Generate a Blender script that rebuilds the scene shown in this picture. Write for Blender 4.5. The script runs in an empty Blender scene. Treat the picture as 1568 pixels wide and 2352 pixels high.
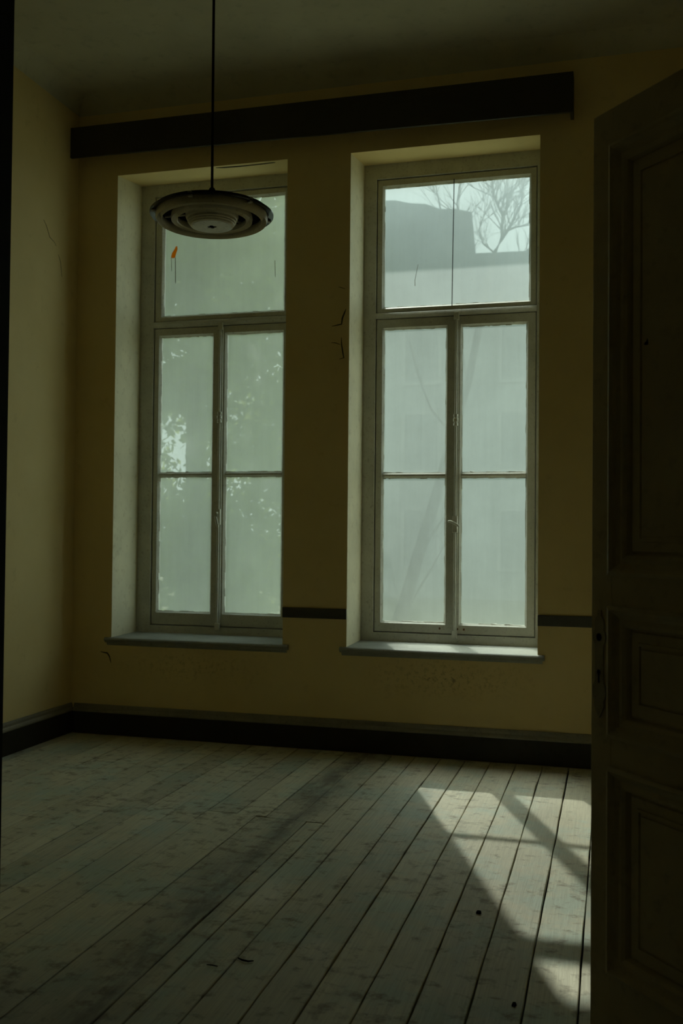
import bpy, bmesh, math, random
from mathutils import Matrix, Vector

scene = bpy.context.scene
COL = scene.collection
random.seed(7)

# ------------------------------------------------------------------ camera
cam_data = bpy.data.cameras.new('camera')
cam = bpy.data.objects.new('camera', cam_data)
COL.objects.link(cam)
YAW, PITCH, ROLL = -0.2700, 0.0207, 0.0094
fw = Vector((math.sin(YAW) * math.cos(PITCH), math.cos(YAW) * math.cos(PITCH), math.sin(PITCH)))
rt = Vector((math.cos(YAW), -math.sin(YAW), 0))
up = rt.cross(fw)
rt2 = rt * math.cos(ROLL) + up * math.sin(ROLL)
up2 = up * math.cos(ROLL) - rt * math.sin(ROLL)
cam.matrix_world = Matrix.Translation((0, -6.09, 1.4)) @ Matrix((
    (rt2.x, up2.x, -fw.x), (rt2.y, up2.y, -fw.y), (rt2.z, up2.z, -fw.z))).to_4x4()
cam_data.sensor_fit = 'VERTICAL'
cam_data.sensor_height = 36.0
cam_data.sensor_width = 24.0
cam_data.lens = 2252.76 / 2352 * 36.0
cam_data.clip_start = 0.05
cam_data.clip_end = 400
cam_data.dof.use_dof = True
cam_data.dof.focus_distance = 4.2
cam_data.dof.aperture_fstop = 3.5
scene.camera = cam

# ------------------------------------------------------------------ sky, sun, exposure
world = bpy.data.worlds.new('overcast_sky')
scene.world = world
world.use_nodes = True
bg = world.node_tree.nodes['Background']
bg.inputs['Color'].default_value = (0.86, 1.0, 0.96, 1)
bg.inputs['Strength'].default_value = 2.2

sun_data = bpy.data.lights.new('sun', 'SUN')
sun = bpy.data.objects.new('sun', sun_data)
COL.objects.link(sun)
sun_data.energy = 14.8
sun_data.angle = math.radians(0.9)
sun_data.color = (1.0, 0.98, 0.88)
SUN_DIR = Vector((0.40, -1.0, -0.925)).normalized()
sun.rotation_euler = SUN_DIR.to_track_quat('-Z', 'Y').to_euler()
sun.location = (-4, 10, 12)

vs = scene.view_settings
vs.view_transform = 'Standard'
vs.look = 'None'
vs.gamma = 1.0
vs.use_curve_mapping = False
vs.exposure = 0.0
scene.display_settings.display_device = 'sRGB'
scene.cycles.max_bounces = 14
scene.cycles.diffuse_bounces = 7
scene.cycles.transparent_max_bounces = 24
scene.cycles.sample_clamp_indirect = 4.0

# ------------------------------------------------------------------ material helpers
class NT:
    def __init__(self, name):
        self.m = bpy.data.materials.new(name)
        self.m.use_nodes = True
        self.t = self.m.node_tree
        self.t.nodes.clear()
        self.out = self.n('ShaderNodeOutputMaterial')
    def n(self, kind, **kw):
        nd = self.t.nodes.new(kind)
        for k, v in kw.items():
            setattr(nd, k, v)
        return nd
    def l(self, a, b):
        self.t.links.new(a, b)
    def pos(self, scale=(1, 1, 1)):
        g = self.n('ShaderNodeNewGeometry')
        mp = self.n('ShaderNodeMapping')
        mp.inputs['Scale'].default_value = scale
        self.l(g.outputs['Position'], mp.inputs['Vector'])
        return mp.outputs['Vector']
    def noise(self, vec, scale, detail=4, rough=0.55, dist=0.0):
        nd = self.n('ShaderNodeTexNoise')
        nd.inputs['Scale'].default_value = scale
        nd.inputs['Detail'].default_value = detail
        nd.inputs['Roughness'].default_value = rough
        nd.inputs['Distortion'].default_value = dist
        self.l(vec, nd.inputs['Vector'])
        return nd.outputs['Fac']
    def ramp(self, fac, stops):
        nd = self.n('ShaderNodeValToRGB')
        cr = nd.color_ramp
        while len(cr.elements) < len(stops):
            cr.elements.new(0.5)
        for e, (p, c) in zip(cr.elements, stops):
            e.position = p
            e.color = c if isinstance(c, tuple) else (c, c, c, 1)
        self.l(fac, nd.inputs['Fac'])
        return nd.outputs['Color']
    def mix(self, fac, a, b, mode='MIX'):
        nd = self.n('ShaderNodeMix', data_type='RGBA', blend_type=mode)
        for sock, v in ((nd.inputs[0], fac), (nd.inputs[6], a), (nd.inputs[7], b)):
            if isinstance(v, bpy.types.NodeSocket):
                self.l(v, sock)
            elif isinstance(v, tuple):
                sock.default_value = v if len(v) == 4 else (*v, 1)
            else:
                sock.default_value = v
        return nd.outputs[2]
    def math(self, op, a, b=0.0, clamp=False):
        nd = self.n('ShaderNodeMath', operation=op)
        nd.use_clamp = clamp
        for sock, v in ((nd.inputs[0], a), (nd.inputs[1], b)):
            if isinstance(v, bpy.types.NodeSocket):
                self.l(v, sock)
            else:
                sock.default_value = v
        return nd.outputs[0]
    def bump(self, height, strength, dist=0.01):
        nd = self.n('ShaderNodeBump')
        nd.inputs['Strength'].default_value = strength
        nd.inputs['Distance'].default_value = dist
        self.l(height, nd.inputs['Height'])
        return nd.outputs['Normal']
    def principled(self, color, rough=0.6, normal=None, spec=0.3, metal=0.0):
        p = self.n('ShaderNodeBsdfPrincipled')
        for sock, v in ((p.inputs['Base Color'], color), (p.inputs['Roughness'], rough)):
            if isinstance(v, bpy.types.NodeSocket):
                self.l(v, sock)
            elif isinstance(v, tuple):
                sock.default_value = (*v, 1)
            else:
                sock.default_value = v
        p.inputs['Specular IOR Level'].default_value = spec
        p.inputs['Metallic'].default_value = metal
        if normal is not None:
            self.l(normal, p.inputs['Normal'])
        self.l(p.outputs['BSDF'], self.out.inputs['Surface'])
        return p

def rgb(r, g, b):
    return (r, g, b, 1)

def paint_mat(name, col, dirt=None, dirt_amt=0.5, rough=0.6, scale=6.0, spec=0.3, bump=0.15):
    t = NT(name)
    v = t.pos()
    a = t.noise(v, scale, 5, 0.6)
    b = t.noise(v, scale * 7, 4, 0.6)
    c = t.mix(t.ramp(a, [(0.3, 0.0), (0.7, 1.0)]), tuple(x * 0.86 for x in col), tuple(min(1, x * 1.08) for x in col))
    if dirt is None:
        dirt = tuple(x * 0.4 for x in col)
    m = t.math('MULTIPLY', t.ramp(b, [(0.56, 0.0), (0.72, 1.0)]), dirt_amt)
    c = t.mix(m, c, dirt)
    t.principled(c, rough, t.bump(b, bump, 0.004), spec)
    return t.m

# ------------------------------------------------------------------ materials
def make_plaster():
    t = NT('ochre_plaster')
    v = t.pos()
    a = t.noise(v, 1.3, 4, 0.6)
    f = t.noise(v, 9, 6, 0.65)
    g = t.noise(v, 60, 3, 0.6)
    c = t.mix(t.ramp(a, [(0.3, 0.0), (0.7, 1.0)]), (0.66, 0.52, 0.245), (0.74, 0.60, 0.31))
    c = t.mix(t.math('MULTIPLY', t.ramp(f, [(0.60, 0.0), (0.78, 1.0)]), 0.35), c, (0.38, 0.28, 0.12))
    # mould freckles in a band under the window sills
    sep = t.n('ShaderNodeSeparateXYZ')
    t.l(v, sep.inputs[0])
    zz = sep.outputs['Z']
    band = t.math('SUBTRACT', 1.0, t.math('MULTIPLY', t.math('ABSOLUTE', t.math('SUBTRACT', zz, 0.49)), 7.0), True)
    xw = t.math('SUBTRACT', 1.0, t.math('MULTIPLY', t.math('ABSOLUTE', t.math('SUBTRACT', sep.outputs['X'], -1.0)), 1.7), True)
    xl = t.math('SUBTRACT', 1.0, t.math('MULTIPLY', t.math('ABSOLUTE', t.math('SUBTRACT', sep.outputs['X'], -2.7)), 1.5), True)
    xm = t.math('ADD', t.math('MULTIPLY', xw, 1.0), t.math('MULTIPLY', xl, 0.6))
    fre = t.ramp(t.noise(v, 34, 4, 0.7), [(0.50, 0.0), (0.66, 1.0)])
    mask = t.math('MULTIPLY', t.math('MULTIPLY', band, xm), fre, True)
    yy = t.math('LESS_THAN', t.math('ABSOLUTE', sep.outputs['Y']), 0.02)
    c = t.mix(t.math('MULTIPLY', t.math('MULTIPLY', mask, yy), 0.8, True), c, (0.10, 0.075, 0.045))
    t.principled(c, 0.75, t.bump(t.mix(0.5, f, g), 0.18, 0.006), 0.2)
    return t.m

def make_boards():
    t = NT('worn_painted_boards')
    v = t.pos()
    oi = t.n('ShaderNodeObjectInfo')
    rnd = oi.outputs['Random']
    grain = t.noise(t.pos((34, 1.1, 1)), 3.0, 6, 0.65, 0.6)
    fine = t.noise(t.pos((90, 5, 1)), 2.0, 5, 0.7, 0.3)
    big = t.noise(v, 1.1, 5, 0.6)
    teal = t.noise(v, 2.6, 6, 0.68, 0.1)
    smud = t.math('ADD', t.math('MULTIPLY', t.noise(t.pos((1.0, 1.15, 1)), 13.0, 6, 0.66, 0.15), 0.72), t.math('MULTIPLY', t.noise(v, 1.6, 3), 0.28))
    spk = t.noise(v, 46, 3, 0.6)
    c = t.mix(t.ramp(big, [(0.32, 0.0), (0.68, 1.0)]), (0.54, 0.505, 0.37), (0.66, 0.625, 0.48))
    c = t.mix(t.math('MULTIPLY', t.ramp(teal, [(0.47, 0.0), (0.62, 1.0)]), 0.7), c, (0.43, 0.53, 0.455))
    c = t.mix(t.math('MULTIPLY', t.ramp(smud, [(0.52, 0.0), (0.63, 1.0)]), 0.85), c, (0.23, 0.19, 0.125))
    c = t.mix(t.math('MULTIPLY', t.ramp(spk, [(0.70, 0.0), (0.78, 1.0)]), 0.6), c, (0.08, 0.065, 0.045))
    c = t.mix(t.math('MULTIPLY', t.ramp(grain, [(0.40, 0.0), (0.70, 1.0)]), 0.32), c, (0.20, 0.165, 0.115))
    c = t.mix(t.math('MULTIPLY', t.ramp(fine, [(0.52, 0.0), (0.75, 1.0)]), 0.25), c, (0.14, 0.12, 0.09))
    # bare worn strip along the boards
    sep = t.n('ShaderNodeSeparateXYZ')
    t.l(v, sep.inputs[0])
    wob = t.math('MULTIPLY', t.math('SUBTRACT', t.noise(t.pos((1, 0.5, 1)), 3.0, 3), 0.5), 0.35)
    dx = t.math('ABSOLUTE', t.math('ADD', t.math('ADD', sep.outputs['X'], 1.50), wob))
    strip = t.math('SUBTRACT', 1.0, t.math('MULTIPLY', dx, 6.5), True)
    rag = t.ramp(t.noise(t.pos((9, 2.5, 1)), 1.0, 6, 0.7), [(0.36, 0.0), (0.56, 1.0)])
    c = t.mix(t.math('MULTIPLY', t.math('MULTIPLY', strip, rag), 0.75, True), c, (0.125, 0.115, 0.095))
    br = t.math('ADD', t.math('MULTIPLY', rnd, 0.26), 0.86)
    cmb = t.n('ShaderNodeCombineXYZ')
    for i in range(3):
        t.l(br, cmb.inputs[i])
    c = t.mix(1.0, c, cmb.outputs[0], 'MULTIPLY')
    rough = t.math('ADD', t.math('MULTIPLY', smud, 0.3), 0.42)
    t.principled(c, rough, t.bump(t.mix(0.5, grain, fine), 0.35, 0.004), 0.28)
    return t.m

def make_pane(name, trans, fwd, dust, patch, rough=0.7):
    """dusty inner face of a glass pane: part is seen straight through, part is
    scattered forwards by the dirt film, a little is scattered in all directions"""
    t = NT(name)
    v = t.pos()
    a = t.noise(v, 3.2, 5, 0.6)
    st = t.noise(t.pos((16, 16, 1.3)), 1.6, 5, 0.65)
    sp = t.noise(v, 70, 3, 0.6)
    d = t.mix(0.32, a, st)
    fac = t.math('ADD', t.math('MULTIPLY', t.math('SUBTRACT', d, 0.5), patch), trans, True)
    spot = t.math('MULTIPLY', t.ramp(sp, [(0.66, 0.0), (0.74, 1.0)]), 0.10)
    k = 1.0 / (1.0 - trans)
    def film(w, tint):
        c = [min(1.0, w * k * x) for x in tint]
        return t.mix(t.ramp(d, [(0.3, 0.0), (0.7, 1.0)]), tuple(x * 1.08 for x in c), tuple(x * 0.92 for x in c))
    rf = t.n('ShaderNodeBsdfRefraction')
    rf.inputs['IOR'].default_value = 1.33
    rf.inputs['Roughness'].default_value = rough
    t.l(film(fwd, (0.90, 1.0, 0.99)), rf.inputs['Color'])
    tl = t.n('ShaderNodeBsdfTranslucent')
    t.l(film(dust, (0.90, 1.0, 1.0)), tl.inputs['Color'])
    df = t.n('ShaderNodeBsdfDiffuse')
    df.inputs['Color'].default_value = (0.09, 0.10, 0.09, 1)
    ad = t.n('ShaderNodeAddShader')
    t.l(tl.outputs[0], ad.inputs[0])
    t.l(df.outputs[0], ad.inputs[1])
    ad2 = t.n('ShaderNodeAddShader')
    t.l(ad.outputs[0], ad2.inputs[0])
    t.l(rf.outputs[0], ad2.inputs[1])
    tr = t.n('ShaderNodeBsdfTransparent')
    tr.inputs['Color'].default_value = (0.93, 0.98, 0.95, 1)
    mx = t.n('ShaderNodeMixShader')
    t.l(t.math('ADD', fac, spot, True), mx.inputs[0])
    t.l(ad2.outputs[0], mx.inputs[1])
    t.l(tr.outputs[0], mx.inputs[2])
    t.l(mx.outputs[0], t.out.inputs['Surface'])
    return t.m

def make_clear():
    t = NT('clear_glass')
    tr = t.n('ShaderNodeBsdfTransparent')
    tr.inputs['Color'].default_value = (0.96, 0.99, 0.97, 1)
    t.l(tr.outputs[0], t.out.inputs['Surface'])
    return t.m

def make_leaf():
    t = NT('evergreen_leaf')
    v = t.pos()
    c = t.mix(t.noise(v, 3, 3), (0.05, 0.075, 0.035), (0.10, 0.11, 0.05))
    p = t.n('ShaderNodeBsdfDiffuse')
    t.l(c, p.inputs['Color'])
    tl = t.n('ShaderNodeBsdfTranslucent')
    tl.inputs['Color'].default_value = (0.16, 0.19, 0.06, 1)
    ad = t.n('ShaderNodeAddShader')
    t.l(p.outputs[0], ad.inputs[0])
    t.l(tl.outputs[0], ad.inputs[1])
    t.l(ad.outputs[0], t.out.inputs['Surface'])
    return t.m

def make_smear():
    t = NT('orange_rust_smear')
    c = t.mix(t.noise(t.pos(), 60, 3), (0.75, 0.34, 0.03), (0.55, 0.25, 0.03))
    tl = t.n('ShaderNodeBsdfTranslucent')
    t.l(c, tl.inputs['Color'])
    tr = t.n('ShaderNodeBsdfTransparent')
    tr.inputs['Color'].default_value = (0.70, 0.34, 0.06, 1)
    mx = t.n('ShaderNodeMixShader')
    mx.inputs[0].default_value = 0.6
    t.l(tl.outputs[0], mx.inputs[1])
    t.l(tr.outputs[0], mx.inputs[2])
    t.l(mx.outputs[0], t.out.inputs['Surface'])
    return t.m

M = {}
M['plaster'] = make_plaster()
M['boards'] = make_boards()
M['reveal'] = paint_mat('pale_reveal_paint', (0.72, 0.66, 0.47), (0.3, 0.22, 0.1), 0.3, 0.7, 3.0, 0.2)
M['ceiling'] = paint_mat('aged_ceiling_paint', (0.51, 0.485, 0.36), rough=0.8, scale=2.0, dirt_amt=0.25)
M['frame'] = paint_mat('aged_window_paint', (0.56, 0.55, 0.47), (0.18, 0.13, 0.08), 0.45, 0.45, 8, 0.4)
M['sill'] = paint_mat('worn_sill_paint', (0.27, 0.275, 0.24), (0.15, 0.13, 0.09), 0.5, 0.6, 7, 0.2)
M['dark_wood'] = paint_mat('black_brown_wood', (0.040, 0.034, 0.020), rough=0.55, scale=4, dirt_amt=0.3)
M['casing'] = paint_mat('shade_black_casing', (0.012, 0.012, 0.008), rough=0.8, scale=4, spec=0.1)  # black colour stands in for shade on the partition's window-lit end
M['band'] = paint_mat('dark_grey_rail_paint', (0.062, 0.060, 0.048), rough=0.6, scale=9)
M['base'] = paint_mat('black_skirting_paint', (0.034, 0.031, 0.022), rough=0.6, scale=5, spec=0.15)
M['cap'] = paint_mat('grey_skirting_cap_paint', (0.22, 0.205, 0.16), rough=0.5, scale=8)
M['door'] = paint_mat('olive_brown_door_paint', (0.58, 0.52, 0.36), (0.25, 0.21, 0.13), 0.35, 0.5, 4)
M['crack'] = paint_mat('crack_shadow_plaster', (0.05, 0.04, 0.022), rough=0.9, scale=20)
M['iron'] = paint_mat('dull_brown_iron', (0.34, 0.32, 0.24), (0.18, 0.10, 0.05), 0.6, 0.45, 12, 0.5)
M['rust'] = paint_mat('brown_rust', (0.13, 0.055, 0.02), rough=0.9, scale=40)
M['hole'] = paint_mat('hole_shade_and_dirt_black', (0.006, 0.006, 0.005), rough=0.9, scale=10, spec=0.05)  # near-black: painted shade inside the lock holes, also crumbs and twig
M['enamel'] = paint_mat('cream_enamel', (0.84, 0.80, 0.66), (0.25, 0.19, 0.10), 0.35, 0.28, 9, 0.5, 0.05)
M['enamel_pale'] = paint_mat('pale_lamp_disc', (0.88, 0.87, 0.78), rough=0.4, scale=9, bump=0.05)
M['chrome'] = paint_mat('tarnished_chrome', (0.55, 0.55, 0.52), rough=0.25, scale=15, bump=0.02)
M['cord'] = paint_mat('black_rod', (0.012, 0.011, 0.009), rough=0.7, scale=20, spec=0.15)
M['subfloor'] = paint_mat('black_dust_subfloor', (0.018, 0.015, 0.011), rough=0.95, scale=10, spec=0.05)
M['smear'] = make_smear()
M['drip'] = paint_mat('thin_brown_drip', (0.14, 0.12, 0.075), rough=0.7, scale=30)
M['render_wall'] = paint_mat('pale_outdoor_render', (0.55, 0.53, 0.46), rough=0.9, scale=1.2)
M['house_wall'] = paint_mat('pale_house_render', (0.33, 0.35, 0.325), rough=0.9, scale=0.5)
M['roof'] = paint_mat('dark_slate_roof', (0.055, 0.06, 0.058), rough=0.8, scale=1.5)
M['house_glass'] = paint_mat('dark_house_glass', (0.255, 0.27, 0.255), rough=0.25, scale=1)
M['house_frame'] = paint_mat('white_house_frame', (0.38, 0.39, 0.36), rough=0.6, scale=2)
M['ground'] = paint_mat('winter_grass_ground', (0.17, 0.17, 0.11), rough=0.95, scale=0.8)
M['bark'] = paint_mat('grey_bark', (0.075, 0.068, 0.055), rough=0.95, scale=9)
M['leaf'] = make_leaf()
M['clear'] = make_clear()
M['pane_r_top'] = make_pane('light_dust_pane', 0.18, 0.54, 0.050, 0.04)
M['pane_r_low'] = make_pane('heavy_dust_pane', 0.118, 0.50, 0.030, 0.10, 0.6)
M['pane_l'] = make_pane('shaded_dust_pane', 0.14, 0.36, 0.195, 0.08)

def make_plate_glass():
    t = NT('smoked_lamp_glass')
    p = t.principled((0.05, 0.06, 0.06), 0.12, None, 0.5)
    tr = t.n('ShaderNodeBsdfTransparent')
    tr.inputs['Color'].default_value = (0.45, 0.5, 0.5, 1)
    mx = t.n('ShaderNodeMixShader')
    mx.inputs[0].default_value = 0.30
    t.l(p.outputs[0], mx.inputs[1])
    t.l(tr.outputs[0], mx.inputs[2])
    t.l(mx.outputs[0], t.out.inputs['Surface'])
    return t.m
M['plate_glass'] = make_plate_glass()

# ------------------------------------------------------------------ mesh helpers
class MB:
    """collects vertices and faces for ONE mesh object"""
    def __init__(self):
        self.v, self.f, self.mi = [], [], []
    def vert(self, p):
        self.v.append(tuple(p))
        return len(self.v) - 1
    def face(self, ids, mi=0):
        self.f.append(tuple(ids))
        self.mi.append(mi)
    def quad(self, a, b, c, d, mi=0):
        self.face([self.vert(p) for p in (a, b, c, d)], mi)
    def box(self, x0, x1, y0, y1, z0, z1, mi=0):
        self.hexa([(x0, y0, z0), (x1, y0, z0), (x1, y1, z0), (x0, y1, z0),
                   (x0, y0, z1), (x1, y0, z1), (x1, y1, z1), (x0, y1, z1)], mi)
    def hexa(self, pts, mi=0):
        i = [self.vert(p) for p in pts]
        for q in ((0, 3, 2, 1), (4, 5, 6, 7), (0, 1, 5, 4), (1, 2, 6, 5), (2, 3, 7, 6), (3, 0, 4, 7)):
            self.face([i[k] for k in q], mi)
    def rects(self, rs, close=False, cap_last=False, mi=0):
        """loft rectangles (x0,x1,z0,z1,y) one into the next"""
        loops = []
        for x0, x1, z0, z1, y in rs:
            loops.append([self.vert(p) for p in ((x0, y, z0), (x1, y, z0), (x1, y, z1), (x0, y, z1))])
        pairs = list(zip(loops, loops[1:])) + ([(loops[-1], loops[0])] if close else [])
        for a, b in pairs:
            for k in range(4):
                j = (k + 1) % 4
                self.face((a[k], a[j], b[j], b[k]), mi)
        if cap_last:
            self.face(loops[-1], mi)
    def lathe(self, prof, seg=48, c=(0, 0, 0), close=False, mi=0):
        loops = []
        for r, z in prof:
            if r < 1e-6:
                loops.append([self.vert((c[0], c[1], c[2] + z))])
            else:
                loops.append([self.vert((c[0] + r * math.cos(2 * math.pi * k / seg), c[1] + r * math.sin(2 * math.pi * k / seg), c[2] + z)) for k in range(seg)])
        pairs = list(zip(loops, loops[1:])) + ([(loops[-1], loops[0])] if close else [])
        for a, b in pairs:
            for k in range(seg):
                j = (k + 1) % seg
                if len(a) == 1 and len(b) == 1:
                    continue
                if len(a) == 1:
                    self.face((a[0], b[j], b[k]), mi)
                elif len(b) == 1:
                    self.face((a[k], a[j], b[0]), mi)
                else:
                    self.face((a[k], a[j], b[j], b[k]), mi)
    def tube(self, pts, rad, seg=8, caps=True, mi=0):
        pts = [Vector(p) for p in pts]
        if not isinstance(rad, (list, tuple)):
            rad = [rad] * len(pts)
        loops = []
        for i, p in enumerate(pts):
            d = (pts[min(i + 1, len(pts) - 1)] - pts[max(i - 1, 0)]).normalized()
            a = d.cross(Vector((0, 0, 1)) if abs(d.z) < 0.9 else Vector((1, 0, 0))).normalized()
            b = d.cross(a)
            loops.append([self.vert(p + (a * math.cos(2 * math.pi * k / seg) + b * math.sin(2 * math.pi * k / seg)) * rad[i]) for k in range(seg)])
        for a, b in zip(loops, loops[1:]):
            for k in range(seg):
                j = (k + 1) % seg
                self.face((a[k], a[j], b[j], b[k]), mi)
        if caps:
            self.face(loops[0][::-1], mi)
            self.face(loops[-1], mi)
    def prism(self, poly, y0, y1, mi=0):
        """polygon in x,z extruded along y"""
        a = [self.vert((x, y0, z)) for x, z in poly]
        b = [self.vert((x, y1, z)) for x, z in poly]
        n = len(poly)
        self.face(a, mi)
        self.face(b[::-1], mi)
        for k in range(n):
            j = (k + 1) % n
            self.face((a[j], a[k], b[k], b[j]), mi)
    def sweep_x(self, prof, x0, x1, mi=0):
        """profile in y,z swept along x, capped"""
        a = [self.vert((x0, y, z)) for y, z in prof]
        b = [self.vert((x1, y, z)) for y, z in prof]
        n = len(prof)
        self.face(a[::-1], mi)
        self.face(b, mi)
        for k in range(n):
            j = (k + 1) % n
            self.face((a[k], a[j], b[j], b[k]), mi)
    def build(self, name, mats, parent=None, smooth=False, bevel=0.0):
        me = bpy.data.meshes.new(name)
        me.from_pydata(self.v, [], self.f)
        if not isinstance(mats, (list, tuple)):
            mats = [mats]
        for m in mats:
            me.materials.append(M[m])
        for p, mi in zip(me.polygons, self.mi):
            p.material_index = mi
        bm = bmesh.new()
        bm.from_mesh(me)
        bmesh.ops.remove_doubles(bm, verts=bm.verts, dist=1e-6)
        bmesh.ops.recalc_face_normals(bm, faces=bm.faces)
        bm.to_mesh(me)
        bm.free()
        if smooth:
            me.polygons.foreach_set('use_smooth', [True] * len(me.polygons))
            me.set_sharp_from_angle(angle=math.radians(38))
        o = bpy.data.objects.new(name, me)
        COL.objects.link(o)
        if parent is not None:
            o.parent = parent
        if bevel > 0:
            md = o.modifiers.new('bevel', 'BEVEL')
            md.width = bevel
            md.segments = 2
            md.limit_method = 'ANGLE'
        return o

def empty(name, loc=(0, 0, 0)):
    o = bpy.data.objects.new(name, None)
    o.empty_display_size = 0.1
    COL.objects.link(o)
    o.location = loc
    return o

def tag(o, label, cat, group=None, kind=None):
    o['label'] = label
    o['category'] = cat
    if group:
        o['group'] = group
    if kind:
        o['kind'] = kind
    return o

def struct(o, label, cat):
    return tag(o, label, cat, kind='structure')

# ------------------------------------------------------------------ dimensions (metres)
XL, XR = -3.62, 0.60            # side walls
ZC = 4.41                       # ceiling
YB = -3.40                      # partition behind the camera's left
YE = -7.80                      # rear wall of the entrance passage
WT = 0.55                       # window wall thickness
YF = 0.37                       # face of the window frames
WIN = [dict(x0=-3.316, x1=-2.0766), dict(x0=-1.6445, x1=-0.4394)]
ZS, ZH, ZH2 = 0.665, 3.858, 3.907

# ------------------------------------------------------------------ window wall
def wall_front():
    b = MB()
    xs = [XL - 0.3, WIN[0]['x0'], WIN[0]['x1'], WIN[1]['x0'], WIN[1]['x1'], XR + 2.2]
    zb, zt = -0.4, 4.75
    zl = ZS - 0.035
    for i in range(5):
        x0, x1 = xs[i], xs[i + 1]
        if i in (1, 3):
            b.quad((x0, 0, zb), (x1, 0, zb), (x1, 0, zl), (x0, 0, zl))
            b.quad((x0, 0, ZH), (x1, 0, ZH), (x1, 0, zt), (x0, 0, zt))
            b.quad((x1, WT, zb), (x0, WT, zb), (x0, WT, zl), (x1, WT, zl), 1)
            b.quad((x1, WT, ZH2), (x0, WT, ZH2), (x0, WT, zt), (x1, WT, zt), 1)
            b.quad((x0, 0, zl), (x1, 0, zl), (x1, WT, zl), (x0, WT, zl))
            b.quad((x0, 0, ZH), (x1, 0, ZH), (x1, YF, ZH2), (x0, YF, ZH2))
            b.quad((x0, YF, ZH2), (x1, YF, ZH2), (x1, WT, ZH2), (x0, WT, ZH2), 1)
            for x in (x0, x1):
                b.face([b.vert(p) for p in ((x, 0, zl), (x, YF, zl), (x, YF, ZH2), (x, 0, ZH))], 2)
                b.face([b.vert(p) for p in ((x, YF, zl), (x, WT, zl), (x, WT, ZH2), (x, YF, ZH2))], 1)
        else:
            b.quad((x0, 0, zb), (x1, 0, zb), (x1, 0, zt), (x0, 0, zt))
            b.quad((x1, WT, zb), (x0, WT, zb), (x0, WT, zt), (x1, WT, zt), 1)
    x0, x1 = xs[0], xs[-1]
    b.quad((x0, 0, zb), (x0, WT, zb), (x0, WT, zt), (x0, 0, zt), 1)
    b.quad((x1, 0, zb), (x1, WT, zb), (x1, WT, zt), (x1, 0, zt), 1)
    b.quad((x0, 0, zb), (x1, 0, zb), (x1, WT, zb), (x0, WT, zb), 1)
    b.quad((x0, 0, zt), (x1, 0, zt), (x1, WT, zt), (x0, WT, zt), 1)
    return b.build('wall_front', ['plaster', 'render_wall', 'reveal'])
w_front = struct(wall_front(), 'ochre plaster wall with two tall window openings', 'wall')

def ribbon(name, pts, widths, parent, axis='y', off=-0.0012, depth=0.004, mat='crack'):
    """thin crack following points; axis y: pts are (x,z) on plane y=off; axis x: pts are (y,z) on plane x=off"""
    b = MB()
    n = len(pts)
    L, R_ = [], []
    for i, p in enumerate(pts):
        a, c = pts[max(i - 1, 0)], pts[min(i + 1, n - 1)]
        d = Vector((c[0] - a[0], c[1] - a[1]))
        d.normalize()
        nn = Vector((-d.y, d.x)) * widths[i] / 2
        L.append((p[0] + nn.x, p[1] + nn.y))
        R_.append((p[0] - nn.x, p[1] - nn.y))
    def P3(q, o):
        return (q[0], o, q[1]) if axis == 'y' else (o, q[0], q[1])
    o2 = off + depth
    for i in range(n - 1):
        b.hexa([P3(L[i], off), P3(R_[i], off), P3(R_[i], o2), P3(L[i], o2),
                P3(L[i + 1], off), P3(R_[i + 1], off), P3(R_[i + 1], o2), P3(L[i + 1], o2)])
    return b.build(name, mat, parent)

ribbon('crack', [(-1.668, 2.845), (-1.677, 2.822), (-1.692, 2.785), (-1.697, 2.747), (-1.725, 2.742), (-1.764, 2.736)], [0.003, 0.009, 0.010, 0.008, 0.007, 0.002], w_front)
ribbon('crack', [(-1.697, 2.66), (-1.696, 2.619), (-1.688, 2.57), (-1.680, 2.528), (-1.71, 2.52)], [0.003, 0.007, 0.008, 0.008, 0.002], w_front)
ribbon('crack', [(-1.765, 2.63), (-1.74, 2.628), (-1.705, 2.615)], [0.002, 0.005, 0.003], w_front)
ribbon('crack', [(-3.397, 0.563), (-3.345, 0.555), (-3.330, 0.535), (-3.316, 0.490)], [0.004, 0.010, 0.010, 0.003], w_front)
ribbon('crack', [(-1.72, 2.99), (-1.70, 2.985), (-1.675, 2.975)], [0.002, 0.004, 0.002], w_front)

# flaked plaster strip on the underside of the left window head
def flake_strip():
    b = MB()
    pts = [(-2.60, 0.035), (-2.55, 0.060), (-2.45, 0.068), (-2.35, 0.062), (-2.25, 0.058), (-2.18, 0.050), (-2.19, 0.040), (-2.30, 0.044), (-2.45, 0.046), (-2.56, 0.036)]
    zf = lambda y: ZH + (ZH2 - ZH) * y / YF
    a = [b.vert((x, y, zf(y) - 0.003)) for x, y in pts]
    c = [b.vert((x, y, zf(y) + 0.004)) for x, y in pts]
    b.face(a)
    b.face(c[::-1])
    for k in range(len(pts)):
        j = (k + 1) % len(pts)
        b.face((a[k], a[j], c[j], c[k]))
    return b.build('flaked_plaster', 'crack', w_front)
flake_strip()

# ------------------------------------------------------------------ other walls, ceiling
b = MB(); b.box(XL - 0.25, XL, YE - 0.3, 0.0, -0.4, 4.75)
w_left = struct(b.build('wall_left', 'plaster'), 'ochre plaster side wall left of the windows', 'wall')
ribbon('crack', [(-0.43, 3.44), (-0.395, 3.408), (-0.356, 3.347), (-0.30, 3.33), (-0.276, 3.31)], [0.001, 0.004, 0.004, 0.0025, 0.001], w_left, 'x', XL + 0.0012, -0.004)
ribbon('crack', [(-0.25, 3.26), (-0.22, 3.22), (-0.20, 3.12)], [0.001, 0.003, 0.001], w_left, 'x', XL + 0.0012, -0.004)

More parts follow.
